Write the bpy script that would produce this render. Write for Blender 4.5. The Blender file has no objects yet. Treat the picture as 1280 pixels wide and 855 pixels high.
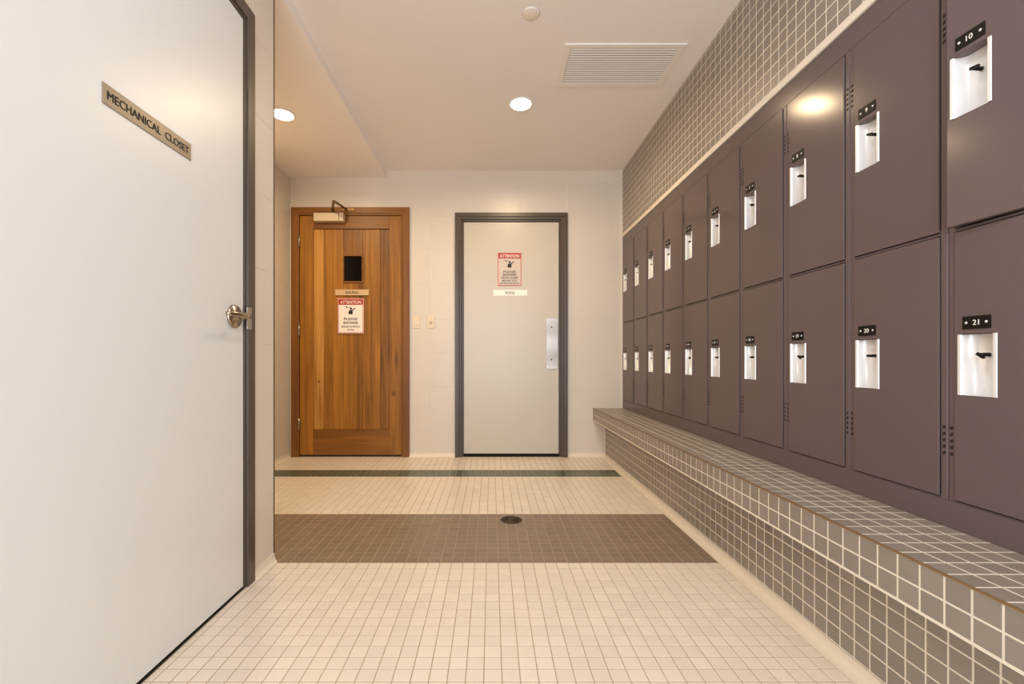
import bpy, bmesh, math, random
from mathutils import Vector, Matrix

random.seed(7)
scene = bpy.context.scene
COL = scene.collection

# ------------------------------------------------------------------ camera
F_PX, CAM_Z = 550.0, 0.864
VPX, VPY = 614.0, 450.0
cam_d = bpy.data.cameras.new('camera')
cam = bpy.data.objects.new('camera', cam_d)
COL.objects.link(cam)
cam.location = (0, 0, CAM_Z)
cam.rotation_euler = (math.radians(90), 0, 0)
cam_d.sensor_width = 36.0
cam_d.lens = F_PX / 1280 * 36.0
cam_d.shift_x = (640 - VPX) / 1280
cam_d.shift_y = (VPY - 427.5) / 1280
cam_d.clip_start = 0.02
scene.camera = cam

# ------------------------------------------------------------------ world, big lights, exposure
world = bpy.data.worlds.new('world')
scene.world = world
world.use_nodes = True
world.node_tree.nodes['Background'].inputs[0].default_value = (1, 0.96, 0.92, 1)
world.node_tree.nodes['Background'].inputs[1].default_value = 0.05
scene.view_settings.view_transform = 'Standard'
scene.view_settings.look = 'None'
scene.view_settings.gamma = 1.0
scene.view_settings.use_curve_mapping = False
scene.view_settings.exposure = 0.22
scene.cycles.max_bounces = 12
scene.cycles.diffuse_bounces = 8

def area_light(name, loc, rot, sx, sy, watts, colour, shape='RECTANGLE', spread=180):
    d = bpy.data.lights.new(name, 'AREA')
    d.shape = shape; d.size = sx
    if shape in ('RECTANGLE', 'ELLIPSE'):
        d.size_y = sy
    d.energy = watts; d.color = colour; d.spread = math.radians(spread)
    o = bpy.data.objects.new(name, d); COL.objects.link(o)
    o.location = loc; o.rotation_euler = rot
    return o

# added area light behind the camera, standing in for an unseen bright space
REAR_Y = -1.6
area_light('rear_fill_light', (0.05, REAR_Y + 0.05, 1.25), (math.radians(90), 0, 0), 1.8, 2.3, 76, (0.84, 0.905, 1.0))
# rotation (90,0,0): local -Z points to +Y

# ------------------------------------------------------------------ materials
def lin(c):
    return tuple((v / 255 / 12.92) if v / 255 <= 0.04045 else ((v / 255 + 0.055) / 1.055) ** 2.4 for v in c)

def mat(name, rgb, rough=0.5, metal=0.0, var=0.0, noise=0.0, nscale=4.0, bump=0.0, bscale=60.0, emit=0.0, stretch=None, spec=0.5, rvar=0.0, coat=0.0):
    m = bpy.data.materials.new(name); m.use_nodes = True
    nt = m.node_tree; N = nt.nodes; L = nt.links
    b = N['Principled BSDF']
    c = lin(rgb)
    b.inputs['Roughness'].default_value = rough
    b.inputs['Metallic'].default_value = metal
    b.inputs['Specular IOR Level'].default_value = spec
    b.inputs['Coat Weight'].default_value = coat
    rgbn = N.new('ShaderNodeRGB'); rgbn.outputs[0].default_value = (*c, 1)
    out = rgbn.outputs[0]
    def scaled(sock, fac_sock, amount):
        mr = N.new('ShaderNodeMapRange'); mr.inputs['To Min'].default_value = 1 - amount; mr.inputs['To Max'].default_value = 1 + amount
        L.new(fac_sock, mr.inputs['Value'])
        mx = N.new('ShaderNodeVectorMath'); mx.operation = 'SCALE'
        L.new(sock, mx.inputs[0]); L.new(mr.outputs[0], mx.inputs['Scale'])
        return mx.outputs[0]
    tc = N.new('ShaderNodeTexCoord')
    mp = N.new('ShaderNodeMapping')
    geo = N.new('ShaderNodeNewGeometry')
    L.new(geo.outputs['Position'], mp.inputs['Vector'])
    if stretch: mp.inputs['Scale'].default_value = stretch
    if var:
        oi = N.new('ShaderNodeObjectInfo')
        ad = N.new('ShaderNodeMath'); ad.operation = 'ADD'
        L.new(oi.outputs['Random'], ad.inputs[0]); L.new(geo.outputs['Random Per Island'], ad.inputs[1])
        fr = N.new('ShaderNodeMath'); fr.operation = 'FRACT'; L.new(ad.outputs[0], fr.inputs[0])
        out = scaled(out, fr.outputs[0], var)
    if noise:
        nz = N.new('ShaderNodeTexNoise'); nz.inputs['Scale'].default_value = nscale; nz.inputs['Detail'].default_value = 6
        L.new(mp.outputs[0], nz.inputs['Vector'])
        out = scaled(out, nz.outputs[0], noise)
        if rvar:
            mr = N.new('ShaderNodeMapRange'); mr.inputs['To Min'].default_value = rough - rvar; mr.inputs['To Max'].default_value = rough + rvar
            L.new(nz.outputs[0], mr.inputs['Value']); L.new(mr.outputs[0], b.inputs['Roughness'])
    L.new(out, b.inputs['Base Color'])
    if bump:
        bn = N.new('ShaderNodeTexNoise'); bn.inputs['Scale'].default_value = bscale; bn.inputs['Detail'].default_value = 3
        L.new(mp.outputs[0], bn.inputs['Vector'])
        bp = N.new('ShaderNodeBump'); bp.inputs['Strength'].default_value = bump; bp.inputs['Distance'].default_value = 0.002
        L.new(bn.outputs[0], bp.inputs['Height']); L.new(bp.outputs[0], b.inputs['Normal'])
    if emit:
        b.inputs['Emission Color'].default_value = (*c, 1); b.inputs['Emission Strength'].default_value = emit
    return m

def wood(name, dark, light, axis='z', streak=1.0, knots=()):
    """long-grained cedar: stretched noise plus fine lines, shifted per board"""
    m = bpy.data.materials.new(name); m.use_nodes = True
    nt = m.node_tree; N = nt.nodes; L = nt.links
    b = N['Principled BSDF']; b.inputs['Roughness'].default_value = 0.42
    tc = N.new('ShaderNodeTexCoord'); oi = N.new('ShaderNodeObjectInfo')
    sc = N.new('ShaderNodeVectorMath'); sc.operation = 'SCALE'
    cx = N.new('ShaderNodeCombineXYZ')
    for i in range(3): L.new(oi.outputs['Random'], cx.inputs[i])
    L.new(cx.outputs[0], sc.inputs[0]); sc.inputs['Scale'].default_value = 37.0
    ad = N.new('ShaderNodeVectorMath'); ad.operation = 'ADD'
    L.new(tc.outputs['Object'], ad.inputs[0]); L.new(sc.outputs[0], ad.inputs[1])
    mp = N.new('ShaderNodeMapping')
    mp.inputs['Scale'].default_value = (22, 22, 1.1) if axis == 'z' else (1.1, 22, 22)
    L.new(ad.outputs[0], mp.inputs['Vector'])
    n1 = N.new('ShaderNodeTexNoise'); n1.inputs['Scale'].default_value = 1.0; n1.inputs['Detail'].default_value = 5; n1.inputs['Distortion'].default_value = 0.8
    L.new(mp.outputs[0], n1.inputs['Vector'])
    mp2 = N.new('ShaderNodeMapping')
    mp2.inputs['Scale'].default_value = (160, 160, 3) if axis == 'z' else (3, 160, 160)
    L.new(ad.outputs[0], mp2.inputs['Vector'])
    n2 = N.new('ShaderNodeTexNoise'); n2.inputs['Scale'].default_value = 1.0; n2.inputs['Detail'].default_value = 2
    L.new(mp2.outputs[0], n2.inputs['Vector'])
    mx = N.new('ShaderNodeMath'); mx.operation = 'MULTIPLY_ADD'
    L.new(n2.outputs[0], mx.inputs[0]); mx.inputs[1].default_value = 0.25; L.new(n1.outputs[0], mx.inputs[2])
    mr = N.new('ShaderNodeMath'); mr.operation = 'MULTIPLY_ADD'
    L.new(oi.outputs['Random'], mr.inputs[0]); mr.inputs[1].default_value = 0.30 * streak; L.new(mx.outputs[0], mr.inputs[2])
    cr = N.new('ShaderNodeValToRGB')
    cr.color_ramp.elements[0].position = 0.42; cr.color_ramp.elements[0].color = (*lin(dark), 1)
    cr.color_ramp.elements[1].position = 1.0; cr.color_ramp.elements[1].color = (*lin(light), 1)
    L.new(mr.outputs[0], cr.inputs[0])
    col = cr.outputs[0]
    for kx, kz, rx, rz in knots:          # dark knots at (kx, kz) in door coordinates
        km = N.new('ShaderNodeMapping'); km.vector_type = 'POINT'
        km.inputs['Location'].default_value = (-kx / rx, 0, -kz / rz); km.inputs['Scale'].default_value = (1 / rx, 0, 1 / rz)
        L.new(tc.outputs['Object'], km.inputs['Vector'])
        ln = N.new('ShaderNodeVectorMath'); ln.operation = 'LENGTH'; L.new(km.outputs[0], ln.inputs[0])
        wob = N.new('ShaderNodeMath'); wob.operation = 'MULTIPLY_ADD'; L.new(n1.outputs[0], wob.inputs[0]); wob.inputs[1].default_value = 0.9; L.new(ln.outputs['Value'], wob.inputs[2])
        rg = N.new('ShaderNodeMapRange'); rg.inputs['From Min'].default_value = 0.55; rg.inputs['From Max'].default_value = 1.5; rg.inputs['To Min'].default_value = 0.8; rg.inputs['To Max'].default_value = 0.0
        L.new(wob.outputs[0], rg.inputs['Value'])
        mxc = N.new('ShaderNodeMix'); mxc.data_type = 'RGBA'; L.new(rg.outputs[0], mxc.inputs['Factor']); L.new(col, mxc.inputs['A']); mxc.inputs['B'].default_value = (*lin((74, 34, 6)), 1)
        col = mxc.outputs['Result']
    L.new(col, b.inputs['Base Color'])
    bp = N.new('ShaderNodeBump'); bp.inputs['Strength'].default_value = 0.15; bp.inputs['Distance'].default_value = 0.001
    L.new(n2.outputs[0], bp.inputs['Height']); L.new(bp.outputs[0], b.inputs['Normal'])
    return m

M = {
    'white_tile': mat('cream floor tile', (221, 209, 193), 0.30, var=0.04, noise=0.05, nscale=3, rvar=0.06),
    'brown_tile': mat('brown floor tile', (128, 110, 91), 0.34, var=0.06, noise=0.08, nscale=9, rvar=0.08),
    'green_tile': mat('green floor tile', (74, 84, 70), 0.30, var=0.12),
    'floor_grout': mat('floor grout', (170, 150, 124), 0.85, noise=0.10, nscale=12),
    'taupe_tile': mat('taupe mosaic tile', (140, 131, 122), 0.36, var=0.07, noise=0.06, nscale=25),
    'pale_grout': mat('pale grout', (226, 218, 202), 0.85, noise=0.05, nscale=20),
    'wall_tile': mat('cream wall tile', (218, 208, 194), 0.33, var=0.012, noise=0.02, nscale=2),
    'wall_grout': mat('wall grout', (226, 216, 200), 0.8),
    'cove': mat('cream cove tile', (228, 216, 196), 0.35, noise=0.04, nscale=4),
    'ceiling': mat('ceiling paint', (243, 236, 231), 0.85, noise=0.015, nscale=2, bump=0.08, bscale=120),
    'white_door': mat('white door paint', (222, 222, 221), 0.34, noise=0.015, nscale=3),
    'pool_door': mat('off white door paint', (200, 192, 178), 0.30, noise=0.02, nscale=4, bump=0.02, bscale=9),
    'dark_frame': mat('dark grey brown frame paint', (78, 66, 56), 0.35),
    'locker': mat('taupe locker enamel', (103, 90, 89), 0.17, spec=0.14, noise=0.02, nscale=30, bump=0.01, bscale=240),
    'gap': mat('black gap shade', (22, 18, 16), 0.8),  # black colour standing in for shade inside gaps and slots
    'chrome': mat('bright satin metal', (232, 231, 230), 0.34, metal=0.2),
    'steel': mat('brushed steel', (176, 168, 160), 0.28, metal=0.85, noise=0.05, nscale=60, stretch=(1, 1, 0.05)),
    'nickel': mat('satin nickel', (178, 166, 146), 0.22, metal=1.0),
    'brass': mat('aged brass', (120, 92, 58), 0.35, metal=0.8),
    'bronze': mat('dark bronze trim', (84, 66, 46), 0.45, metal=0.3),
    'edge_trim': mat('tan edge trim', (126, 98, 66), 0.45),
    'plate_tan': mat('brushed tan sign plate', (142, 130, 112), 0.38, metal=0.35, noise=0.06, nscale=14, stretch=(1, 1, 30)),
    'plate_pale': mat('pale sign plate', (206, 176, 132), 0.5),
    'plate_white': mat('white sign plate', (250, 246, 236), 0.45),
    'black': mat('black plastic', (18, 15, 14), 0.5, spec=0.2),
    'ink': mat('black print', (28, 24, 24), 0.6),
    'white_ink': mat('white print', (238, 234, 226), 0.5),
    'red': mat('red print', (172, 22, 18), 0.45),
    'sign_white': mat('white sign plastic', (246, 236, 226), 0.4),
    'sign_clear': mat('frosted sign plastic', (206, 190, 176), 0.3),
    'red_soft': mat('red border print', (200, 70, 58), 0.45),
    'dark_glass': mat('dark glass', (8, 6, 6), 0.06, spec=0.2),
    'closer': mat('tan closer cover', (214, 196, 164), 0.42),
    'switch': mat('ivory switch plastic', (228, 212, 190), 0.4),
    'vent': mat('white vent enamel', (240, 234, 226), 0.45),
    'vent_dark': mat('vent cavity', (96, 88, 80), 0.8),
    'lens': mat('lit lamp lens', (255, 244, 226), 0.5, emit=14.0),
    'sprinkler': mat('cream cover plate', (240, 231, 216), 0.4),
    'drain': mat('dark cast drain', (70, 56, 40), 0.45, metal=0.6, noise=0.2, nscale=40),
    'wood_z': wood('cedar boards', (90, 50, 4), (172, 114, 30), 'z'),
    'wood_knot': wood('cedar with knots', (90, 50, 4), (172, 114, 30), 'z', 0.4, ((0.383, 0.564, 0.026, 0.032), (0.408, 0.864, 0.022, 0.11))),
    'wood_pale': wood('pale cedar sapwood', (136, 82, 24), (214, 158, 76), 'z', 0.4, ((-0.289, 0.671, 0.016, 0.02),)),
    'wood_frame': wood('cedar frame', (92, 53, 7), (146, 92, 24), 'z', 0.4),
    'wood_x': wood('cedar rail', (92, 53, 7), (156, 100, 27), 'x', 0.4),
}

# ------------------------------------------------------------------ mesh helpers
class MB:
    def __init__(self): self.v = []; self.f = []; self.s = []
    def add(self, vs, fs, smooth=False):
        n = len(self.v); self.v += [tuple(p) for p in vs]
        self.f += [tuple(i + n for i in f) for f in fs]; self.s += [smooth] * len(fs)
        return self
    def box(self, x0, x1, y0, y1, z0, z1):
        return self.add([(x0, y0, z0), (x1, y0, z0), (x1, y1, z0), (x0, y1, z0), (x0, y0, z1), (x1, y0, z1), (x1, y1, z1), (x0, y1, z1)],
                        [(0, 3, 2, 1), (4, 5, 6, 7), (0, 1, 5, 4), (1, 2, 6, 5), (2, 3, 7, 6), (3, 0, 4, 7)])
    def prism(self, pts, axis, a0, a1, smooth=False):
        """closed outline pts (2-D) pulled along axis"""
        def p3(p, a):
            return {'x': (a, p[0], p[1]), 'y': (p[0], a, p[1]), 'z': (p[0], p[1], a)}[axis]
        n = len(pts)
        vs = [p3(p, a0) for p in pts] + [p3(p, a1) for p in pts]
        fs = [(i, (i + 1) % n, n + (i + 1) % n, n + i) for i in range(n)]
        k = len(self.f)
        self.add(vs, fs + [tuple(range(n))[::-1], tuple(range(n, 2 * n))])
        if smooth:
            for i in range(k, k + n): self.s[i] = True
        return self
    def tube(self, p0, p1, r0, r1=None, seg=16):
        r1 = r0 if r1 is None else r1
        p0, p1 = Vector(p0), Vector(p1); d = (p1 - p0).normalized()
        u = d.orthogonal().normalized(); w = d.cross(u)
        vs = []
        for p, r in ((p0, r0), (p1, r1)):
            for i in range(seg):
                a = 2 * math.pi * i / seg
                vs.append(p + u * (r * math.cos(a)) + w * (r * math.sin(a)))
        k = len(self.f)
        self.add(vs, [(i, (i + 1) % seg, seg + (i + 1) % seg, seg + i) for i in range(seg)] + [tuple(range(seg))[::-1], tuple(range(seg, 2 * seg))])
        for i in range(k, k + seg): self.s[i] = True
        return self
    def lathe(self, prof, axis='z', seg=32, centre=(0, 0, 0)):
        """prof: (radius, height) list; closed caps where radius is 0"""
        vs, rings = [], []
        for r, h in prof:
            ring = []
            if r < 1e-6:
                ring = [len(vs)]; vs.append((0, 0, h))
            else:
                for i in range(seg):
                    a = 2 * math.pi * i / seg
                    ring.append(len(vs)); vs.append((r * math.cos(a), r * math.sin(a), h))
            rings.append(ring)
        fs = []
        for A, B in zip(rings, rings[1:]):
            for i in range(seg):
                j = (i + 1) % seg
                if len(A) == 1 and len(B) == 1: continue
                if len(A) == 1: fs.append((A[0], B[i], B[j]))
                elif len(B) == 1: fs.append((A[i], A[j], B[0]))
                else: fs.append((A[i], A[j], B[j], B[i]))
        if axis == 'y':   # height runs towards the viewer (-y)
            vs = [(x, -h, y) for x, y, h in vs]
        vs = [(x + centre[0], y + centre[1], z + centre[2]) for x, y, z in vs]
        return self.add(vs, fs, True)
    def mesh(self, name):
        me = bpy.data.meshes.new(name)
        me.from_pydata(self.v, [], self.f)
        bm = bmesh.new(); bm.from_mesh(me)
        for f, s in zip(bm.faces, self.s): f.smooth = s
        bmesh.ops.recalc_face_normals(bm, faces=bm.faces)
        bm.to_mesh(me); bm.free()
        return me

def obj(name, mb, material, parent=None, loc=None, rotz=None, bevel=0.0, kind=None):
    me = mb if isinstance(mb, bpy.types.Mesh) else mb.mesh(name)
    if material is not None and not me.materials: me.materials.append(M[material])
    o = bpy.data.objects.new(name, me); COL.objects.link(o)
    if parent is not None: o.parent = parent
    if loc: o.location = loc
    if rotz is not None: o.rotation_euler.z = rotz
    if kind: o['kind'] = kind
    if bevel:
        b = o.modifiers.new('bevel', 'BEVEL'); b.width = bevel; b.segments = 2; b.limit_method = 'ANGLE'
    return o

def empty(name, loc=(0, 0, 0), rotz=0.0):
    o = bpy.data.objects.new(name, None); COL.objects.link(o)
    o.empty_display_size = 0.05; o.location = loc; o.rotation_euler.z = rotz
    return o

def tag(o, label=None, cat=None, group=None, kind=None):
    for k, v in (('label', label), ('category', cat), ('group', group), ('kind', kind)):
        if v: o[k] = v
    return o

def slab_holes(us, ws, holes, y0, y1):
    """slab in the x-z plane (x cuts us, z cuts ws) from y0 to y1, with rectangular holes (x0,x1,z0,z1); one connected mesh"""
    us = sorted(set(us + [h[0] for h in holes] + [h[1] for h in holes])); ws = sorted(set(ws + [h[2] for h in holes] + [h[3] for h in holes]))
    nu, nw = len(us) - 1, len(ws) - 1
    solid = lambda i, j: 0 <= i < nu and 0 <= j < nw and not any(h[0] - 1e-6 <= us[i] and us[i + 1] <= h[1] + 1e-6 and h[2] - 1e-6 <= ws[j] and ws[j + 1] <= h[3] + 1e-6 for h in holes)
    idx = {}; m = MB()
    def vid(i, j, k):
        if (i, j, k) not in idx:
            idx[(i, j, k)] = len(m.v); m.v.append((us[i], (y0, y1)[k], ws[j]))
        return idx[(i, j, k)]
    for i in range(nu):
        for j in range(nw):
            if not solid(i, j): continue
            fs = [(vid(i, j, 0), vid(i + 1, j, 0), vid(i + 1, j + 1, 0), vid(i, j + 1, 0)), (vid(i, j, 1), vid(i, j + 1, 1), vid(i + 1, j + 1, 1), vid(i + 1, j, 1))]
            if not solid(i - 1, j): fs.append((vid(i, j, 0), vid(i, j + 1, 0), vid(i, j + 1, 1), vid(i, j, 1)))
            if not solid(i + 1, j): fs.append((vid(i + 1, j, 0), vid(i + 1, j, 1), vid(i + 1, j + 1, 1), vid(i + 1, j + 1, 0)))
            if not solid(i, j - 1): fs.append((vid(i, j, 0), vid(i, j, 1), vid(i + 1, j, 1), vid(i + 1, j, 0)))
            if not solid(i, j + 1): fs.append((vid(i, j + 1, 0), vid(i + 1, j + 1, 0), vid(i + 1, j + 1, 1), vid(i, j + 1, 1)))
            m.f += fs; m.s += [False] * len(fs)
    return m

_tmp = {}
def text_mesh(body, size, bold=0.0, extrude=0.0004, spacing=1.0):
    """lettering centred on the origin, upright in the x-z plane, facing -y"""
    c = bpy.data.curves.new('lettering', 'FONT')
    c.body = body; c.size = size; c.align_x = 'CENTER'; c.align_y = 'CENTER'
    c.extrude = extrude; c.offset = bold * size; c.space_character = spacing; c.resolution_u = 3
    o = bpy.data.objects.new('lettering_curve', c); COL.objects.link(o)
    bpy.context.view_layer.update()
    dg = bpy.context.evaluated_depsgraph_get()
    me = bpy.data.meshes.new_from_object(o.evaluated_get(dg))
    bpy.data.objects.remove(o); bpy.data.curves.remove(c)
    me.materials.clear()
    me.transform(Matrix.Rotation(math.radians(90), 4, 'X'))
    me.name = 'lettering'
    xs = [v.co.x for v in me.vertices]; zs = [v.co.z for v in me.vertices]
    ox, oz = (max(xs) + min(xs)) / 2, (max(zs) + min(zs)) / 2
    me.transform(Matrix.Translation((-ox, 0, -oz)))
    return me

def fit_text(body, width, height, bold=0.0, extrude=0.0004, spacing=1.0):
    me = text_mesh(body, 0.05, 0.0, extrude, spacing)
    if bold:      # heavier strokes: the same letters laid three times, a hair apart
        bm = bmesh.new()
        for k in (-1, 0, 1):
            c = me.copy(); c.transform(Matrix.Translation((k * min(bold, 0.009) * 0.09, -0.00012 * k, k * min(bold, 0.009) * 0.03))); bm.from_mesh(c); bpy.data.meshes.remove(c)
        bm.to_mesh(me); bm.free()
    xs = [v.co.x for v in me.vertices]; zs = [v.co.z for v in me.vertices]
    w, h = max(xs) - min(xs), max(zs) - min(zs)
    sx = width / w if width else height / h
    sz = height / h if height else sx
    me.transform(Matrix.Diagonal((sx, 1, sz, 1)))
    return me

def project(p):
    if p[1] < 0.05: return None
    return VPX + F_PX * p[0] / p[1], VPY - F_PX * (p[2] - CAM_Z) / p[1]

def visible_size(p, right, up, hw, hh):
    """picture area of a tile centred at p (half sizes hw, hh), 0 outside the frame or behind the closet corner"""
    c = project(p)
    if c is None or not (0 <= c[0] <= 1280 and 0 <= c[1] <= 855): return 0
    if p[1] > 1.889 and c[0] < 343: return 0
    q = [project(Vector(p) + right * sx * hw + up * sz * hh) for sx, sz in ((-1, -1), (1, -1), (1, 1), (-1, 1))]
    if None in q: return 0
    return abs(sum(q[i][0] * q[(i + 1) % 4][1] - q[(i + 1) % 4][0] * q[i][1] for i in range(4))) / 2

def tile_shape(hw, hh, t, ch=0.0008):
    """little slab lying in local x-y, face to +z: bevelled edge, no back"""
    m = MB()
    a = [(-hw, -hh, 0), (hw, -hh, 0), (hw, hh, 0), (-hw, hh, 0)]
    b = [(-hw, -hh, t - ch), (hw, -hh, t - ch), (hw, hh, t - ch), (-hw, hh, t - ch)]
    c = [(-hw + ch, -hh + ch, t), (hw - ch, -hh + ch, t), (hw - ch, hh - ch, t), (-hw + ch, hh - ch, t)]
    fs = []
    for o in (0, 4):
        for i in range(4):
            j = (i + 1) % 4; fs.append((o + i, o + j, o + 4 + j, o + 4 + i))
    fs.append((8, 9, 10, 11)); fs.append((3, 2, 1, 0))
    m.add(a + b + c, fs)
    return m

_tile_mesh = {}
def lay_tiles(parent, spots, thick, material, name='tile', limit=300, rest_name='small_tile', least=0.0):
    """spots: (centre at the tile's back, right, up, half width, half height). The largest in the picture become objects, the rest one joined part."""
    ranked = []
    for p, r, u, hw, hh in spots:
        nrm = r.cross(u)
        ranked.append((visible_size(Vector(p) + nrm * thick, r, u, hw, hh), p, r, u, hw, hh, nrm))
    ranked.sort(key=lambda e: -e[0])
    rest = MB()
    inv = parent.matrix_world.inverted() if parent else Matrix()
    for k, (s, p, r, u, hw, hh, nrm) in enumerate(ranked):
        rot = Matrix((r, u, nrm)).transposed().to_4x4()
        mw = Matrix.Translation(p) @ rot
        if k < limit and s > least:
            key = (round(hw, 4), round(hh, 4), thick, material)
            if key not in _tile_mesh:
                me = tile_shape(hw, hh, thick).mesh('tile'); me.materials.append(M[material]); _tile_mesh[key] = me
            o = bpy.data.objects.new(name, _tile_mesh[key]); COL.objects.link(o)
            o.parent = parent; o.matrix_local = inv @ mw
        else:
            t = tile_shape(hw, hh, thick)
            rest.add([inv @ (mw @ Vector(v)) for v in t.v], t.f)
    if rest.v:
        obj(rest_name, rest, material, parent, kind='stuff')

X, Y, Z = Vector((1, 0, 0)), Vector((0, 1, 0)), Vector((0, 0, 1))

# ------------------------------------------------------------------ the room's measures
BACK_Y = 3.93
LEFT_X, ALCOVE_X = -0.934, -1.80
CLOSET_END = 1.889
LOCKER_X = 1.171
BENCH_X, RISER_X = 0.907, 1.02
BENCH_Z, FASCIA_Z = 0.435, 0.330
CEIL_Z, SOFFIT_Z = 2.557, 2.493
TRIM_Z0, TRIM_Z1 = 1.955, 1.985

# ------------------------------------------------------------------ floor
floor = obj('floor', MB().box(ALCOVE_X - 0.1, 1.62, REAR_Y, BACK_Y + 0.15, -0.12, -0.0009), 'floor_grout')
tag(floor, 'cream mosaic tiled floor crossed by brown and green tile bands', 'floor', kind='structure')
FP = 0.0495; FT = FP - 0.0028
BR0, BR1 = 1.875, 1.875 + 12 * FP
GR0 = BR1 + 16 * FP; GR1 = GR0 + 4 * FP
fields = {'white': [], 'brown': [], 'green': []}
n0 = -int((BR0 + 0.9) / FP)
for j in range(n0, 42):
    y0 = BR0 + j * FP; y1 = min(y0 + FP, BACK_Y)
    if y1 - y0 < 0.01: continue
    kind = 'brown' if 0 <= j < 12 else 'green' if 28 <= j < 32 else 'white'
    for i in range(0, 56):
        x1 = 0.970 - i * FP; x0 = x1 - FP
        lim = LEFT_X if (y0 + y1) / 2 < CLOSET_END else ALCOVE_X
        if x1 < lim + 0.01: break
        x0 = max(x0, lim)
        fields[kind].append((Vector(((x0 + x1) / 2, (y0 + y1) / 2, -0.006)), X, Y, (x1 - x0) / 2 - 0.0014, (y1 - y0) / 2 - 0.0014))
lay_tiles(floor, fields['white'], 0.006, 'white_tile', 'cream_tile', rest_name='small_cream_tile')
lay_tiles(floor, fields['brown'], 0.006, 'brown_tile', 'brown_tile', rest_name='small_brown_tile')
lay_tiles(floor, fields['green'], 0.006, 'green_tile', 'green_tile', limit=0, rest_name='small_green_tile')

# ------------------------------------------------------------------ ceiling with its lowered soffit
ceil = obj('ceiling', MB().box(ALCOVE_X - 0.1, 1.62, REAR_Y, BACK_Y + 0.15, CEIL_Z, CEIL_Z + 0.1), 'ceiling')
tag(ceil, 'smooth off white ceiling with a lowered strip on the left', 'ceiling', kind='structure')
obj('soffit', MB().box(ALCOVE_X, LEFT_X - 0.002, CLOSET_END, BACK_Y, SOFFIT_Z, CEIL_Z), 'ceiling', ceil)

# ------------------------------------------------------------------ walls with large tiles
def cut(rect, holes):
    out = [rect]
    for hx0, hx1, hz0, hz1 in holes:
        nxt = []
        for x0, x1, z0, z1 in out:
            if hx1 <= x0 or hx0 >= x1 or hz1 <= z0 or hz0 >= z1:
                nxt.append((x0, x1, z0, z1)); continue
            if x0 < hx0: nxt.append((x0, hx0, z0, z1))
            if x1 > hx1: nxt.append((hx1, x1, z0, z1))
            a, b = max(x0, hx0), min(x1, hx1)
            if z0 < hz0: nxt.append((a, b, z0, hz0))
            if z1 > hz1: nxt.append((a, b, hz1, z1))
        out = nxt
    return [r for r in out if r[1] - r[0] > 0.012 and r[3] - r[2] > 0.012]

def tiled_wall(name, label, loc, rotz, x0, x1, ztop, holes, depth, shift=0.0, tw=0.405, th=0.305, tiles=True):
    """local frame: x along the wall, -y towards the room; tile faces at y = 0"""
    e = obj(name, slab_holes([x0, x1], [0.0, ztop], holes, 0.0012, depth), 'wall_grout', loc=loc, rotz=rotz)
    tag(e, label, 'wall', kind='structure')
    bpy.context.view_layer.update()
    if not tiles: return e
    zs = [0.012] + [0.012 + th * k for k in range(1, 10) if 0.012 + th * k < ztop - 0.02] + [ztop]
    k0 = math.floor((x0 - shift) / tw)
    xs = [x0] + [shift + tw * k for k in range(k0, k0 + 40) if x0 + 0.01 < shift + tw * k < x1 - 0.01] + [x1]
    g = 0.001
    for i in range(len(xs) - 1):
        for j in range(len(zs) - 1):
            for a0, a1, b0, b1 in cut((xs[i], xs[i + 1], zs[j], zs[j + 1]), holes):
                w, h = (a1 - a0) / 2 - g, (b1 - b0) / 2 - g
                t = tile_shape(w, h, 0.006, 0.0008)
                me = t.mesh('wall_tile'); me.materials.append(M['wall_tile'])
                me.transform(Matrix.Rotation(math.radians(90), 4, 'X'))
                o = bpy.data.objects.new('wall_tile', me); COL.objects.link(o); o.parent = e
                o.location = ((a0 + a1) / 2, 0.006, (b0 + b1) / 2)
    return e

SX, SH = -1.254, 0.525          # sauna door centre and half width (over its frame)
PX, PH = 0.179, 0.500           # pool door
back_holes = [(SX - SH, SX + SH, 0.0, 2.222), (PX - PH, PX + PH, 0.0, 2.172)]
wall_back = tiled_wall('wall_back', 'cream tiled end wall holding the wooden and the white door', (0, BACK_Y, 0), 0, ALCOVE_X, 1.62, CEIL_Z, back_holes, 0.12, shift=-0.14)
# closet wall on the left: local x runs along +Y
DY0, DY1 = 0.690, 1.724
wall_left = tiled_wall('wall_left', 'cream tiled wall around the mechanical closet door', (LEFT_X, 0, 0), math.radians(90), REAR_Y, CLOSET_END, CEIL_Z, [(DY0, DY1, 0.0, 2.213)], 0.12, shift=1.495)
wall_alcove = tiled_wall('wall_alcove', 'cream tiled side wall beside the wooden sauna door', (ALCOVE_X, 0, 0), math.radians(90), CLOSET_END - 0.1, BACK_Y, SOFFIT_Z, [], 0.1, shift=0.3)
wall_closet = obj('wall_closet', MB().box(ALCOVE_X, LEFT_X - 0.121, CLOSET_END - 0.1, CLOSET_END, 0, CEIL_Z), 'wall_tile')
tag(wall_closet, 'plain end of the closet wall facing the sauna', 'wall', kind='structure')
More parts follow.
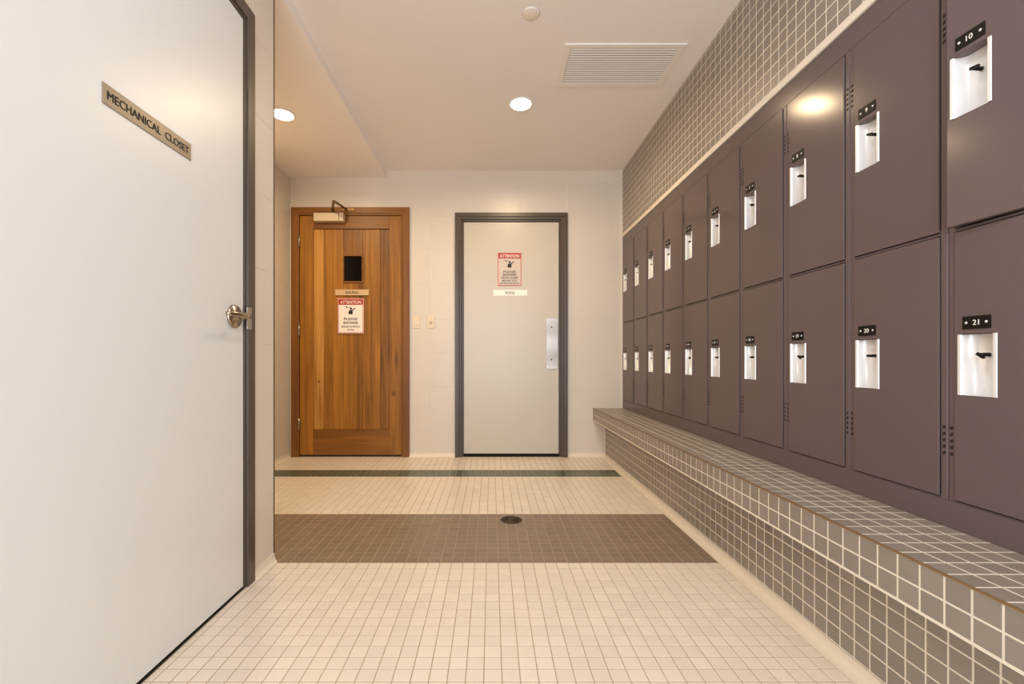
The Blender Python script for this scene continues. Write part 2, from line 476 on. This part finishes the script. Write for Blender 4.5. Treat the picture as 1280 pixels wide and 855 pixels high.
# tiled wall above the lockers (local x runs along -Y)
wr = obj('wall_right', slab_holes([-BACK_Y, -REAR_Y], [BENCH_Z, CEIL_Z], [(-BACK_Y, -0.49, BENCH_Z, TRIM_Z0)], 0.0005, 0.44), 'pale_grout', loc=(LOCKER_X, 0, 0), rotz=math.radians(-90))
tag(wr, 'taupe mosaic tiled wall above the lockers', 'wall', kind='structure')
bpy.context.view_layer.update()
TP = 0.0508
spots = []
for k in range(72):
    y1 = BACK_Y - 0.004 - k * TP; y0 = y1 - TP
    for r in range(12):
        z0 = TRIM_Z1 + r * TP; z1 = min(z0 + TP, CEIL_Z)
        if z1 - z0 < 0.008: continue
        spots.append((Vector((LOCKER_X + 0.006, (y0 + y1) / 2, (z0 + z1) / 2)), -Y, Z, TP / 2 - 0.0019, (z1 - z0) / 2 - 0.0019))
lay_tiles(wr, spots, 0.006, 'taupe_tile', 'mosaic_tile', rest_name='small_mosaic_tile')

# trims
t = obj('trim_1', MB().box(LOCKER_X - 0.008, LOCKER_X + 0.02, 0.49, BACK_Y, TRIM_Z0, TRIM_Z1), 'pale_grout', bevel=0.003)
tag(t, 'pale horizontal strip between the lockers and the mosaic wall', 'trim', kind='structure')
t = obj('trim_2', MB().box(LOCKER_X - 0.010, LOCKER_X + 0.002, BACK_Y - 0.010, BACK_Y, BENCH_Z, CEIL_Z), 'pale_grout')
tag(t, 'thin pale upright strip in the corner beside the lockers', 'trim', kind='structure')
t = obj('trim_3', MB().box(LEFT_X - 0.012, LEFT_X + 0.0015, CLOSET_END, CLOSET_END + 0.006, 0, SOFFIT_Z), 'bronze')
tag(t, 'thin dark bronze edge strip on the closet wall corner', 'trim', kind='structure')

def cove(name, label, prof_axis, a0, a1, sign=1, base=0.0, h=0.03, d=0.03):
    """concave skirting; axis 'y' runs along Y at x = base, axis 'x' along X at y = base; sign: towards which side it spreads"""
    pts = [(base, -0.001), (base, h)]
    for i in range(7):
        a = math.pi / 2 * i / 6
        pts.append((base + sign * (0.004 + (d - 0.004) * (1 - math.cos(a))), h - (h - 0.0008) * math.sin(a)))
    pts.append((base + sign * d, -0.001))
    m = MB()
    if prof_axis == 'x': m.prism(pts, 'x', a0, a1)
    else: m.prism(pts, 'y', a0, a1)
    return tag(obj(name, m, 'cove'), label, 'baseboard', kind='structure')
cove('baseboard_right', 'pale cove strip along the foot of the tiled bench', 'y', REAR_Y, BACK_Y, -1, RISER_X + 0.002, 0.022, 0.052)
cove('baseboard_back', 'pale cove strip at the foot of the wall by the pool door', 'x', PX + PH, RISER_X, -1, BACK_Y, 0.035, 0.025)
cove('baseboard_middle', 'pale cove strip on the floor between the two far doors', 'x', SX + SH, PX - PH, -1, BACK_Y, 0.035, 0.025)
cove('baseboard_left', 'pale cove strip at the foot of the closet wall', 'y', DY1, CLOSET_END, 1, LEFT_X, 0.035, 0.018)
cove('baseboard_alcove', 'pale cove strip at the foot of the alcove side wall', 'y', CLOSET_END, BACK_Y, 1, ALCOVE_X, 0.035, 0.025)

# ------------------------------------------------------------------ doors
def frame_pieces(parent, x0, x1, ztop, prof, material, head_material=None, bevel=0.0015):
    """mitred jambs and head. prof: closed outline of (distance inwards from the outer edge, y)"""
    n = len(prof)
    for side, e in (('l', x0), ('r', x1)):
        sgn = 1 if side == 'l' else -1
        m = MB()
        m.add([(e + sgn * d, y, 0.0) for d, y in prof] + [(e + sgn * d, y, ztop - d) for d, y in prof],
              [(i, (i + 1) % n, n + (i + 1) % n, n + i) for i in range(n)] + [tuple(range(n)), tuple(range(n, 2 * n))])
        obj('frame_jamb', m, material, parent, bevel=bevel)
    m = MB()
    m.add([(x0 + d, y, ztop - d) for d, y in prof] + [(x1 - d, y, ztop - d) for d, y in prof],
          [(i, (i + 1) % n, n + (i + 1) % n, n + i) for i in range(n)] + [tuple(range(n)), tuple(range(n, 2 * n))])
    obj('frame_head', m, head_material or material, parent, bevel=bevel)

# mechanical closet door, in the left wall (local x = room Y)
d1 = empty('door_1', (LEFT_X, 0, 0), math.radians(90))
tag(d1, 'wide white closet door with dark frame and lever handle, nearest on the left', 'door', kind='structure')
frame_pieces(d1, DY0, DY1, 2.213, [(0, -0.010), (0.050, -0.010), (0.050, -0.003), (0.064, -0.003), (0.064, 0.10), (0, 0.10)], 'dark_frame')
obj('door_leaf', MB().box(DY0 + 0.067, DY1 - 0.067, 0.0, 0.044, 0.012, 2.147), 'white_door', d1, bevel=0.0015)
obj('shade_strip', MB().box(DY0 + 0.064, DY1 - 0.064, 0.002, 0.10, -0.001, 0.004), 'gap', d1)  # black strip in place of the shadow gap under the leaf
# lever handle
hx, hz = 1.597, 1.022
h = obj('lever_handle', MB().lathe([(0, 0), (0.043, 0), (0.043, 0.004), (0.039, 0.009), (0.016, 0.011), (0.015, 0.022), (0, 0.022)], 'y', 32, (hx, 0, hz)), 'nickel', d1)
m = MB(); m.tube((hx, -0.012, hz), (hx, -0.058, hz), 0.011, 0.010)
obj('spindle', m, 'nickel', h)
m = MB()
path = [(hx + 0.006, -0.056), (hx - 0.02, -0.060), (hx - 0.06, -0.058), (hx - 0.10, -0.052), (hx - 0.115, -0.045)]
for a, b in zip(path, path[1:]):
    pass
vs, fs = [], []
for i, (px, py) in enumerate(path):
    hh = [0.010, 0.011, 0.010, 0.009, 0.007][i]; dd = 0.006
    for q in range(10):
        an = 2 * math.pi * q / 10
        vs.append((px, py + dd * math.cos(an), hz + hh * math.sin(an)))
for i in range(len(path) - 1):
    for q in range(10):
        fs.append((i * 10 + q, i * 10 + (q + 1) % 10, (i + 1) * 10 + (q + 1) % 10, (i + 1) * 10 + q))
fs += [tuple(range(10))[::-1], tuple(range(len(vs) - 10, len(vs)))]
m.add(vs, fs, True)
obj('lever', m, 'nickel', h)
obj('strike_plate', MB().box(DY1 - 0.062, DY1 - 0.030, -0.0125, -0.009, hz - 0.042, hz + 0.042), 'steel', d1, bevel=0.001)

# wooden sauna door
d2 = empty('door_2', (SX, BACK_Y, 0), 0)
tag(d2, 'cedar plank sauna door with a small dark window and wooden frame', 'door', kind='structure')
frame_pieces(d2, -SH, SH, 2.222, [(0, -0.022), (0.052, -0.022), (0.058, -0.016), (0.069, -0.016), (0.069, 0.09), (0, 0.09)], 'wood_frame', 'wood_x')
LW = 0.4525; ZB, ZT = 0.018, 2.150
def ux(u): return (u - VPX) / 140.0 - SX
XS = [ux(u) for u in (391.5, 404, 416, 429, 441, 453, 463, 475, 487)]
WZ0, WZ1 = 1.568, 1.793
leaf = obj('door_leaf', MB().box(-LW + 0.004, LW - 0.004, 0.030, 0.050, ZB, ZT), 'gap', d2)
obj('stile', MB().box(-LW, XS[0], -0.004, 0.034, ZB, ZT), 'wood_z', leaf, bevel=0.002)
obj('stile', MB().box(XS[-1], LW, -0.004, 0.034, ZB, ZT), 'wood_knot', leaf, bevel=0.002)
obj('rail', MB().box(XS[0] + 0.0008, XS[-1] - 0.0008, -0.004, 0.034, 2.035, ZT), 'wood_x', leaf, bevel=0.002)
obj('rail', MB().box(XS[0] + 0.0008, XS[-1] - 0.0008, -0.004, 0.034, ZB, 0.243), 'wood_x', leaf, bevel=0.002)
for i in range(len(XS) - 1):
    a, b = XS[i] + 0.0006, XS[i + 1] - 0.0006
    spans = [(0.243, WZ0 - 0.012), (WZ1 + 0.012, 2.035)] if i in (3, 4) else [(0.243, 2.035)]
    for s0, s1 in spans:
        obj('plank', MB().box(a, b, 0.009 + 0.0015 * (i % 2), 0.031, s0, s1), 'wood_pale' if i == 0 else 'wood_z', leaf, bevel=0.0015)
w = obj('window_frame', slab_holes([XS[3] - 0.004, XS[5] + 0.004], [WZ0 - 0.014, WZ1 + 0.014], [(XS[3] + 0.006, XS[5] - 0.006, WZ0, WZ1)], 0.000, 0.030), 'wood_x', d2)
obj('pane', MB().box(XS[3] + 0.004, XS[5] - 0.004, 0.014, 0.020, WZ0 - 0.002, WZ1 + 0.002), 'dark_glass', w)
for zc in (1.925, 1.135, 0.295):
    hg = obj('hinge', MB().box(-LW - 0.010, -LW + 0.010, -0.020, -0.0165, zc - 0.052, zc + 0.052), 'nickel', d2)
    obj('hinge_knuckle', MB().tube((-LW, -0.024, zc - 0.052), (-LW, -0.024, zc + 0.052), 0.0065, seg=12), 'nickel', hg)
# door closer
cl = obj('door_closer', MB().box(-0.31, -0.048, -0.062, -0.004, 2.088, 2.160), 'closer', d2, bevel=0.005)
obj('end_cap', MB().box(-0.090, -0.082, -0.064, -0.010, 2.090, 2.158), 'nickel', cl)
m = MB(); m.tube((-0.150, -0.034, 2.158), (-0.150, -0.034, 2.186), 0.012)
obj('pivot', m, 'brass', cl)
def bar(p0, p1, w=0.011, t=0.004):
    p0, p1 = Vector(p0), Vector(p1); d = (p1 - p0).normalized(); s = d.cross(Z).normalized() * w; u = s.cross(d).normalized() * t
    vs = [p + a * s + b * u for p in (p0, p1) for a, b in ((-1, -1), (1, -1), (1, 1), (-1, 1))]
    return MB().add(vs, [(0, 1, 2, 3), (4, 7, 6, 5), (0, 4, 5, 1), (1, 5, 6, 2), (2, 6, 7, 3), (3, 7, 4, 0)])
obj('arm', bar((-0.150, -0.034, 2.184), (-0.066, -0.250, 2.190)), 'brass', cl)
obj('arm', bar((-0.066, -0.250, 2.197), (-0.030, -0.030, 2.200)), 'brass', cl)
obj('arm_shoe', MB().box(-0.075, 0.045, -0.030, -0.020, 2.186, 2.214), 'brass', cl, bevel=0.002)

# white pool door
d3 = empty('door_3', (PX, BACK_Y, 0), 0)
tag(d3, 'off white pool door with dark stepped frame and steel push plate', 'door', kind='structure')
frame_pieces(d3, -PH, PH, 2.172, [(0, -0.030), (0.034, -0.030), (0.040, -0.022), (0.056, -0.022), (0.060, -0.008), (0.072, -0.008), (0.072, 0.09), (0, 0.09)], 'dark_frame')
obj('door_leaf', MB().box(-PH + 0.0745, PH - 0.0745, 0.004, 0.048, 0.026, 2.0965), 'pool_door', d3, bevel=0.003)
obj('shade_strip', MB().box(-PH + 0.072, PH - 0.072, -0.004, 0.09, -0.001, 0.012), 'gap', d3)  # dark gap below the pool door, its shade put in as black
pl0, pl1, pz0, pz1 = 0.493 - PX, 0.592 - PX, 0.786, 1.236
m = MB(); pts = []
for i in range(25):
    s = i / 24; pts.append((-0.003 - 0.013 * math.sin(math.pi * s) ** 2, pz0 + (pz1 - pz0) * s))
m.prism([(0.005, pz0)] + pts + [(0.005, pz1)], 'x', pl0, pl1)
pp = obj('push_plate', m, 'steel', d3)
for zc in (1.155, 0.868):
    obj('screw', MB().lathe([(0, 0), (0.008, 0), (0.008, 0.002), (0.004, 0.004), (0, 0.004)], 'y', 12, ((pl0 + pl1) / 2 - 0.004, -0.0045, zc)), 'bronze', pp)

# ------------------------------------------------------------------ signs
def name_plate(name, label, loc, rotz, w, h, body, tw, th, material, ink, bold=0.0, group=None, spacing=1.0):
    e = obj(name, MB().box(-w / 2, w / 2, -0.003, 0.0, -h / 2, h / 2), material, loc=loc, rotz=rotz, bevel=0.0008)
    tag(e, label, 'sign', group)
    obj('lettering', fit_text(body, tw, th, bold, spacing=spacing), ink, e, loc=(0, -0.0034, 0))
    return e
name_plate('sign_plate', 'tan metal plate reading MECHANICAL CLOSET on the white closet door', (LEFT_X, 1.2105, 1.5075), math.radians(90), 0.311, 0.051, 'MECHANICAL  CLOSET', 0.288, 0.021, 'plate_tan', 'ink', 0.010)
name_plate('sign_plate', 'small tan plate reading SAUNA below the wooden door window', (SX + ux(440), BACK_Y - 0.000, 0.864 + 84.5 / 140), 0, 0.300, 0.052, 'SAUNA', 0.118, 0.026, 'plate_pale', 'ink', 0.01)
name_plate('sign_plate', 'small white plate reading POOL under the sign on the white door', (0.1715, BACK_Y + 0.004, 0.864 + 84 / 140), 0, 0.305, 0.052, 'POOL', 0.085, 0.026, 'plate_white', 'ink', 0.01)

def disc(cx, cz, r, y, n=18):
    return [(cx + r * math.cos(2 * math.pi * i / n), y, cz + r * math.sin(2 * math.pi * i / n)) for i in range(n)]
def flat(parent, name, polys, material, y0=-0.0046, y1=-0.0038):
    m = MB()
    for p in polys: m.prism(p, 'y', y0, y1)
    return obj(name, m, material, parent)
def stroke(x0, z0, x1, z1, w):
    d = Vector((x1 - x0, z1 - z0)).normalized(); s = Vector((-d.y, d.x)) * w / 2
    return [(x0 + s.x, z0 + s.y), (x0 - s.x, z0 - s.y), (x1 - s.x, z1 - s.y), (x1 + s.x, z1 + s.y)]

def notice(label, loc, w, h, lines, board, border):
    e = obj('notice_sign', MB().box(-w / 2, w / 2, -0.003, 0, -h / 2, h / 2), board, loc=loc, bevel=0.0008)
    tag(e, label, 'sign')
    b = 0.006
    obj('border', slab_holes([-w / 2 + 0.003, w / 2 - 0.003], [-h / 2 + 0.003, h / 2 - 0.003], [(-w / 2 + b + 0.003, w / 2 - b - 0.003, -h / 2 + b + 0.003, h / 2 - b - 0.003)], -0.0038, -0.0028), border, e)
    band = obj('header_band', MB().box(-w / 2 + 0.010, w / 2 - 0.010, -0.0038, -0.0028, h * 0.32, h / 2 - 0.010), 'red', e)
    obj('lettering', fit_text('ATTENTION', w * 0.80, h * 0.09, 0.02), 'white_ink', band, loc=(0, -0.0042, h * 0.32 + (h * 0.18 - 0.010) / 2))
    # bather under a shower head
    s = h * 0.01
    cz = h * 0.14
    pts = [(c[0], c[2]) for c in disc(0.5 * s, cz + 7 * s, 3.2 * s, 0)]
    torso = [(-6 * s, cz - 8 * s), (-7 * s, cz - 4 * s), (-3 * s, cz + 3 * s), (4 * s, cz + 3 * s), (6 * s, cz - 2 * s), (5 * s, cz - 9 * s), (-1 * s, cz - 9.5 * s)]
    flat(e, 'pictogram', [pts], 'ink')
    e.children[-1].name = 'pictogram_head'
    flat(e, 'pictogram_body', [torso], 'ink')
    flat(e, 'pictogram_arm', [stroke(3 * s, cz + 1 * s, 13 * s, cz + 9 * s, 2.6 * s)], 'ink')
    flat(e, 'pictogram_shower', [stroke(-14 * s, cz + 14 * s, -9 * s, cz + 9 * s, 2.4 * s)], 'ink')
    flat(e, 'pictogram_jet', [stroke(-8 * s, cz + 9 * s, 0, cz + 13 * s, 0.8 * s)], 'ink')
    for body, z, tw, th, bold in lines:
        obj('lettering', fit_text(body, w * tw, h * th, bold), 'ink', e, loc=(0, -0.0042, h * z))
    return e
notice('white ATTENTION shower notice with red header on the wooden sauna door', (SX + ux(438.5), BACK_Y, 0.864 + 55 / 140), 0.233, 0.312,
       [('PLEASE', -0.085, 0.52, 0.070, 0.008), ('SHOWER', -0.195, 0.56, 0.075, 0.012), ('BEFORE ENTERING', -0.305, 0.70, 0.045, 0.004), ('SAUNA', -0.395, 0.28, 0.045, 0.004)], 'sign_white', 'red_soft')
notice('frosted ATTENTION shower with soap notice on the white pool door', ((637 - VPX) / 140, BACK_Y + 0.004, 0.864 + 113.5 / 140), 0.215, 0.300,
       [('PLEASE', -0.075, 0.50, 0.062, 0.006), ('SHOWER', -0.165, 0.58, 0.066, 0.012), ('WITH SOAP', -0.255, 0.72, 0.062, 0.01), ('BEFORE YOU', -0.340, 0.62, 0.050, 0.004), ('ENTER THE POOL', -0.420, 0.80, 0.045, 0.004)], 'sign_clear', 'red_soft')

# ------------------------------------------------------------------ wall switches
def wall_switch(x, label, rocker):
    e = empty('light_switch', (x, BACK_Y, 1.2035))
    tag(e, label, 'switch', 'wall switches between the doors')
    obj('cover_plate', MB().box(-0.035, 0.035, -0.006, 0, -0.059, 0.059), 'switch', e, bevel=0.003)
    if rocker:
        obj('rocker', MB().prism([(-0.006, -0.033), (-0.012, -0.033), (-0.007, 0.033), (-0.006, 0.033)], 'x', -0.017, 0.017), 'switch', e, bevel=0.001)
    else:
        k = obj('dimmer_knob', MB().lathe([(0, 0.006), (0.015, 0.006), (0.0135, 0.018), (0, 0.019)], 'y', 24), 'switch', e)
    for z in (-0.046, 0.046):
        obj('screw', MB().lathe([(0, 0.006), (0.0035, 0.006), (0.003, 0.0075), (0, 0.0078)], 'y', 10, (0, 0, z)), 'switch', e)
wall_switch(-0.668, 'ivory rocker light switch next to the wooden sauna door frame', True)
wall_switch(-0.540, 'ivory wall switch with round knob, nearer the white pool door', False)

# ------------------------------------------------------------------ tiled bench
bench = empty('tiled_bench', (0, 0, 0))
tag(bench, 'long built-in bench of taupe mosaic tile in front of the lockers', 'bench')
prof = [(RISER_X + 0.0005, 0.0), (RISER_X + 0.0005, FASCIA_Z), (BENCH_X + 0.0005, FASCIA_Z), (BENCH_X + 0.0005, BENCH_Z - 0.0005), (1.60, BENCH_Z - 0.0005), (1.60, 0.0)]
obj('bench_core', MB().prism(prof, 'y', REAR_Y, BACK_Y), 'pale_grout', bench)
obj('edge_trim', MB().box(BENCH_X - 0.0015, BENCH_X + 0.004, REAR_Y, BACK_Y, BENCH_Z - 0.0035, BENCH_Z + 0.0012), 'edge_trim', bench)
obj('drip_edge', MB().box(BENCH_X - 0.0005, BENCH_X + 0.010, REAR_Y, BACK_Y, FASCIA_Z - 0.004, FASCIA_Z + 0.001), 'pale_grout', bench)
bpy.context.view_layer.update()
spots = []
g = 0.0018
for k in range(90):
    y1 = BACK_Y - 0.001 - k * TP; y0 = y1 - TP; yc = (y0 + y1) / 2
    for c in range(5):
        x0 = BENCH_X + 0.004 + c * 0.0525
        spots.append((Vector((x0 + 0.0525 / 2, yc, BENCH_Z - 0.006)), X, Y, 0.0525 / 2 - g, TP / 2 - g))
    for r in range(2):
        z1 = BENCH_Z - 0.003 - r * 0.0508
        spots.append((Vector((BENCH_X + 0.006, yc, z1 - 0.0254)), -Y, Z, TP / 2 - g, 0.0254 - g))
    for r in range(7):
        z1 = FASCIA_Z - r * TP; z0 = max(z1 - TP, 0.012)
        if z1 - z0 < 0.008: continue
        spots.append((Vector((RISER_X + 0.006, yc, (z0 + z1) / 2)), -Y, Z, TP / 2 - g, (z1 - z0) / 2 - g))
lay_tiles(bench, spots, 0.006, 'taupe_tile', 'mosaic_tile', rest_name='small_mosaic_tile')

# ------------------------------------------------------------------ lockers
ME = {}
PITCH, HALF = 0.3085, 0.15425
LZ = {'lower': 0.505, 'upper': 1.190}
LH = 0.685
DHW = 0.1345                       # half door width
def locker_body():
    """open-fronted metal box with a flanged face, all one surface"""
    m = MB(); c = 0.003; fx, fz0 = 0.0175, 0.003
    o0 = [(-HALF + 0.0004, 0.38, 0.0003), (HALF - 0.0004, 0.38, 0.0003), (HALF - 0.0004, 0.38, LH - 0.0003), (-HALF + 0.0004, 0.38, LH - 0.0003)]
    o1 = [(x, c, z) for x, y, z in o0]
    o2 = [(math.copysign(abs(x) - c, x), 0.0, z) for x, y, z in o0]
    i1 = [(-HALF + fx, 0.0, fz0), (HALF - fx, 0.0, fz0), (HALF - fx, 0.0, LH - fz0), (-HALF + fx, 0.0, LH - fz0)]
    i2 = [(x, 0.36, z) for x, y, z in i1]
    fs = []
    for a in range(4):
        for i in range(4):
            j = (i + 1) % 4; fs.append((4 * a + i, 4 * a + j, 4 * a + 4 + j, 4 * a + 4 + i))
    fs += [(0, 1, 2, 3), (16, 17, 18, 19)]
    return m.add(o0 + o1 + o2 + i1 + i2, fs).mesh('locker_body')
RX0, RX1, RZ0, RZ1 = -0.1235, -0.0435, 0.271, 0.423     # latch recess opening, locker frame
DZ0, DZ1 = 0.006, LH - 0.006
def locker_door():
    """door origin on its hinge edge: local x from -2*DHW to 0"""
    h = DHW
    m = slab_holes([-DHW - h, DHW - h], [DZ0, DZ1], [(RX0 - h, RX1 - h, RZ0, RZ1)], -0.004, 0.014)
    return m.mesh('locker_door')
def recess_mesh():
    """bright pocket: rolled lip, rounded sides, flat back"""
    h = DHW; m = MB()
    xs0, xs1 = RX0 - h, RX1 - h
    prof = [(xs0 - 0.003, -0.0042), (xs0 - 0.002, -0.0062), (xs0 + 0.004, -0.0062), (xs0 + 0.0055, -0.003)]
    for i in range(1, 7):
        a = math.pi / 2 * i / 6
        prof.append((xs0 + 0.0055 + 0.018 * (1 - math.cos(a)), -0.003 + 0.024 * math.sin(a)))
    right = [(xs1 + xs0 - x, y) for x, y in prof][::-1]
    prof = prof + right
    n = len(prof); z0, z1 = RZ0 + 0.001, RZ1 - 0.001
    vs = [(x, y, z0) for x, y in prof] + [(x, y, z1) for x, y in prof]
    fs = [(i, i + 1, n + i + 1, n + i) for i in range(n - 1)]
    fs += [tuple(range(3, n - 3))]
    cap = MB().add([(x, y, z1 + 0.0004) for x, y in prof[3:n - 3]] + [(x, y, z1 - 0.001) for x, y in prof[3:n - 3]],
                   [tuple(range(n - 6)), tuple(range(n - 6, 2 * n - 12))] + [(i, (i + 1) % (n - 6), n - 6 + (i + 1) % (n - 6), n - 6 + i) for i in range(n - 6)])
    ME['cap'] = cap.mesh('recess_hood'); ME['cap'].materials.append(M['locker'])
    m.add(vs, fs, False)
    for k in range(3, n - 4): m.s[k] = True
    return m.mesh('latch_recess')
PCX = (RX0 + RX1) / 2 - DHW
def latch_mesh(ang):
    m = MB(); cz = 0.372; cx = PCX + 0.004
    m.tube((cx, 0.021, cz), (cx, -0.002, cz), 0.005, 0.0042, 12)
    ca, sa = math.cos(ang), math.sin(ang)
    pts = []
    for x, z in ((-0.005, -0.0032), (0.013, -0.0028), (0.0155, 0), (0.013, 0.0028), (-0.005, 0.0032)):
        pts.append((cx + x * ca - z * sa, cz + x * sa + z * ca))
    m.prism(pts, 'y', -0.006, -0.0015)
    return m.mesh('latch')
ME['body'] = locker_body(); ME['body'].materials.append(M['locker'])
ME['door'] = locker_door(); ME['door'].materials.append(M['locker'])
ME['recess'] = recess_mesh(); ME['recess'].materials.append(M['chrome'])
ME['latch'] = [latch_mesh(a) for a in (-0.25, -0.65, -0.1)]
for me in ME['latch']: me.materials.append(M['black'])
ME['plate'] = MB().box(PCX - 0.0305, PCX + 0.0305, -0.0062, -0.0038, 0.4345, 0.4655).mesh('number_plate'); ME['plate'].materials.append(M['black'])
def screw_at(x): 
    me = MB().lathe([(0, 0), (0.0032, 0), (0.0026, 0.001), (0, 0.0012)], 'y', 10, (x, -0.0062, 0.450)).mesh('plate_screw'); me.materials.append(M['chrome']); return me
ME['screw'] = [screw_at(PCX - 0.022), screw_at(PCX + 0.022)]
def vents(x, z0):
    m = MB()
    for k in range(5):
        z = z0 + k * 0.0165
        m.prism([(x - 0.0035, z), (x + 0.0035, z + 0.002), (x + 0.0035, z + 0.010), (x - 0.0035, z + 0.008)], 'y', -0.0006, 0.0002)
    me = m.mesh('vent_slots'); me.materials.append(M['gap']); return me
for row, z0 in (('lower', 0.115), ('upper', 0.492)):
    ME['vent', row] = [vents(-0.1450, z0), vents(0.1450, z0)]
m = MB(); m.tube((0.0012, 0.001, DZ0 + 0.004), (0.0012, 0.001, DZ1 - 0.004), 0.0022, seg=8)
ME['hinge'] = m.mesh('hinge'); ME['hinge'].materials.append(M['gap'])  # hinge coloured black so the gap along the door looks shaded

def locker(number, row, column):
    far = 1.128 + PITCH * (10 - column)
    e = empty('locker', (LOCKER_X, far - HALF, LZ[row]), math.radians(-90))
    words = {1: 'first', 2: 'second', 3: 'third', 4: 'fourth', 5: 'fifth'}
    if column <= 5: place = f'{words[column]} from the far wall in the {row} row'
    elif column == 11: place = f'{row} row, on the camera side of locker {number - 1}'
    else: place = f'{words[11 - column]} from the camera in the {row} row'
    if number == 10: place += ', door ajar'
    tag(e, f'taupe metal locker numbered {number}, {place}', 'locker', f'{row} row of lockers')
    obj('locker_body', ME['body'], None, e)
    dr = obj('locker_door', ME['door'], None, e, loc=(DHW, 0, 0), bevel=0.0012)
    if number == 10: dr.rotation_euler.z = math.radians(4.5)
    obj('hinge', ME['hinge'], None, e, loc=(DHW, 0, 0))
    for me in ME['vent', row]: obj('vent_slots', me, None, e, kind='stuff')
    obj('latch_recess', ME['recess'], None, dr)
    obj('recess_hood', ME['cap'], None, dr)
    obj('latch', ME['latch'][(number * 7) % 3 if number not in (10, 21) else (2 if number == 10 else 1)], None, dr)
    obj('number_plate', ME['plate'], None, dr)
    for me in ME['screw']: obj('plate_screw', me, None, dr)
    obj('numeral', fit_text(str(number), 0, 0.0125, 0.005, 0.0003), 'white_ink', dr, loc=(PCX, -0.0066, 0.450))
for c in range(1, 12):
    locker(c, 'upper', c)
    locker(c + 11, 'lower', c)
FARL = 1.128 + PITCH * 9
p = obj('locker_fascia', MB().box(LOCKER_X, LOCKER_X + 0.02, 0.49, BACK_Y - 0.001, 1.8755, TRIM_Z0 - 0.0003), 'locker', bevel=0.001)
tag(p, 'long taupe metal panel above the upper row of lockers', 'panel')
p = obj('locker_plinth', MB().box(LOCKER_X, LOCKER_X + 0.02, 0.49, BACK_Y - 0.001, BENCH_Z + 0.0006, 0.5047), 'locker', bevel=0.001)
tag(p, 'long taupe metal panel between the bench top and lower lockers', 'panel')
p = obj('locker_filler', MB().box(LOCKER_X + 0.0004, LOCKER_X + 0.02, FARL + 0.0005, BACK_Y - 0.0105, 0.5052, 1.875), 'locker')
tag(p, 'narrow taupe filler strip between locker column and far wall', 'panel')

# ------------------------------------------------------------------ ceiling fixtures
def downlight(loc, label, watts, colour, r=0.081):
    e = empty('downlight', loc)
    tag(e, label, 'ceiling light', 'recessed round ceiling lights')
    obj('trim_ring', MB().lathe([(r * 0.84, 0.0), (r, 0.0), (r * 0.99, -0.004), (r * 0.90, -0.006), (r * 0.84, -0.003), (r * 0.84, 0.0)], 'z', 40), 'vent', e)
    obj('lens', MB().lathe([(0, -0.0008), (r * 0.84, -0.0008), (r * 0.84, -0.002), (0, -0.0028)], 'z', 40), 'lens', e)
    l = area_light('lamp', (0, 0, -0.008), (0, 0, 0), r * 1.6, r * 1.6, watts, colour, 'DISK', 165)
    l.parent = e
    return e
WARM, NEUTRAL = (1.0, 0.74, 0.43), (0.93, 0.96, 1.0)
downlight((0.196, 2.91, CEIL_Z), 'round lit downlight in the main ceiling below the vent', 13, WARM)
downlight((-1.385, 2.92, SOFFIT_Z), 'round lit downlight in the lowered ceiling above the sauna door', 12, WARM)
downlight((0.196, 0.90, CEIL_Z), 'unseen round downlight added in the ceiling above the camera', 5, NEUTRAL)  # out of view, added to whiten the near end

v = empty('ceiling_vent', (0.7225, 2.5325, CEIL_Z))
tag(v, 'rectangular white louvred air vent in the ceiling', 'vent')
VX, VY, VB = 0.3275, 0.182, 0.036
fr = slab_holes([-VX, VX], [-VY, VY], [(-VX + VB, VX - VB, -VY + VB * 0.8, VY - VB * 0.8)], -0.008, 0.0)
fr.v = [(x, z, y) for x, y, z in fr.v]
obj('vent_frame', fr, 'vent', v, bevel=0.002)
obj('vent_back', MB().box(-VX + 0.01, VX - 0.01, -VY + 0.01, VY - 0.01, -0.0012, -0.0002), 'vent_dark', v)
NS = 16
sl = MB().prism([(-0.0054, -0.0050), (-0.0050, -0.0062), (0.0050, -0.0086), (0.0054, -0.0074)], 'x', -VX + VB + 0.001, VX - VB - 0.001).mesh('louvre'); sl.materials.append(M['vent'])
inner = 2 * (VY - VB * 0.8)
for k in range(NS):
    obj('louvre', sl, None, v, loc=(0, -inner / 2 + inner * (k + 0.5) / NS, 0))

s = empty('sprinkler_cover', (0.195, 2.15, CEIL_Z))
tag(s, 'small round cream cover plate in the ceiling', 'sprinkler')
obj('cover_plate', MB().lathe([(0, -0.005), (0.039, -0.005), (0.041, -0.004), (0.041, -0.003), (0, -0.003)], 'z', 36), 'sprinkler', s)
obj('cup', MB().lathe([(0, -0.003), (0.036, -0.003), (0.044, 0.0), (0, 0.0)], 'z', 36), 'vent', s)

# ------------------------------------------------------------------ floor drain
d = empty('floor_drain', (0.108, 2.376, 0.0))
tag(d, 'round dark metal floor drain in the brown tile band', 'drain')
obj('rim', MB().lathe([(0.046, 0.0), (0.058, 0.0), (0.058, 0.002), (0.055, 0.0035), (0.048, 0.0035), (0.046, 0.0025), (0.046, 0.0)], 'z', 36), 'drain', d)
obj('strainer', MB().lathe([(0, 0.0002), (0.046, 0.0002), (0.046, 0.0018), (0, 0.0022)], 'z', 36), 'drain', d)
slot = MB().box(-0.003, 0.003, 0.014, 0.038, 0.0018, 0.0026).mesh('drain_slot'); slot.materials.append(M['gap'])
for k in range(8):
    obj('drain_slot', slot, None, d, rotz=math.pi / 4 * k)
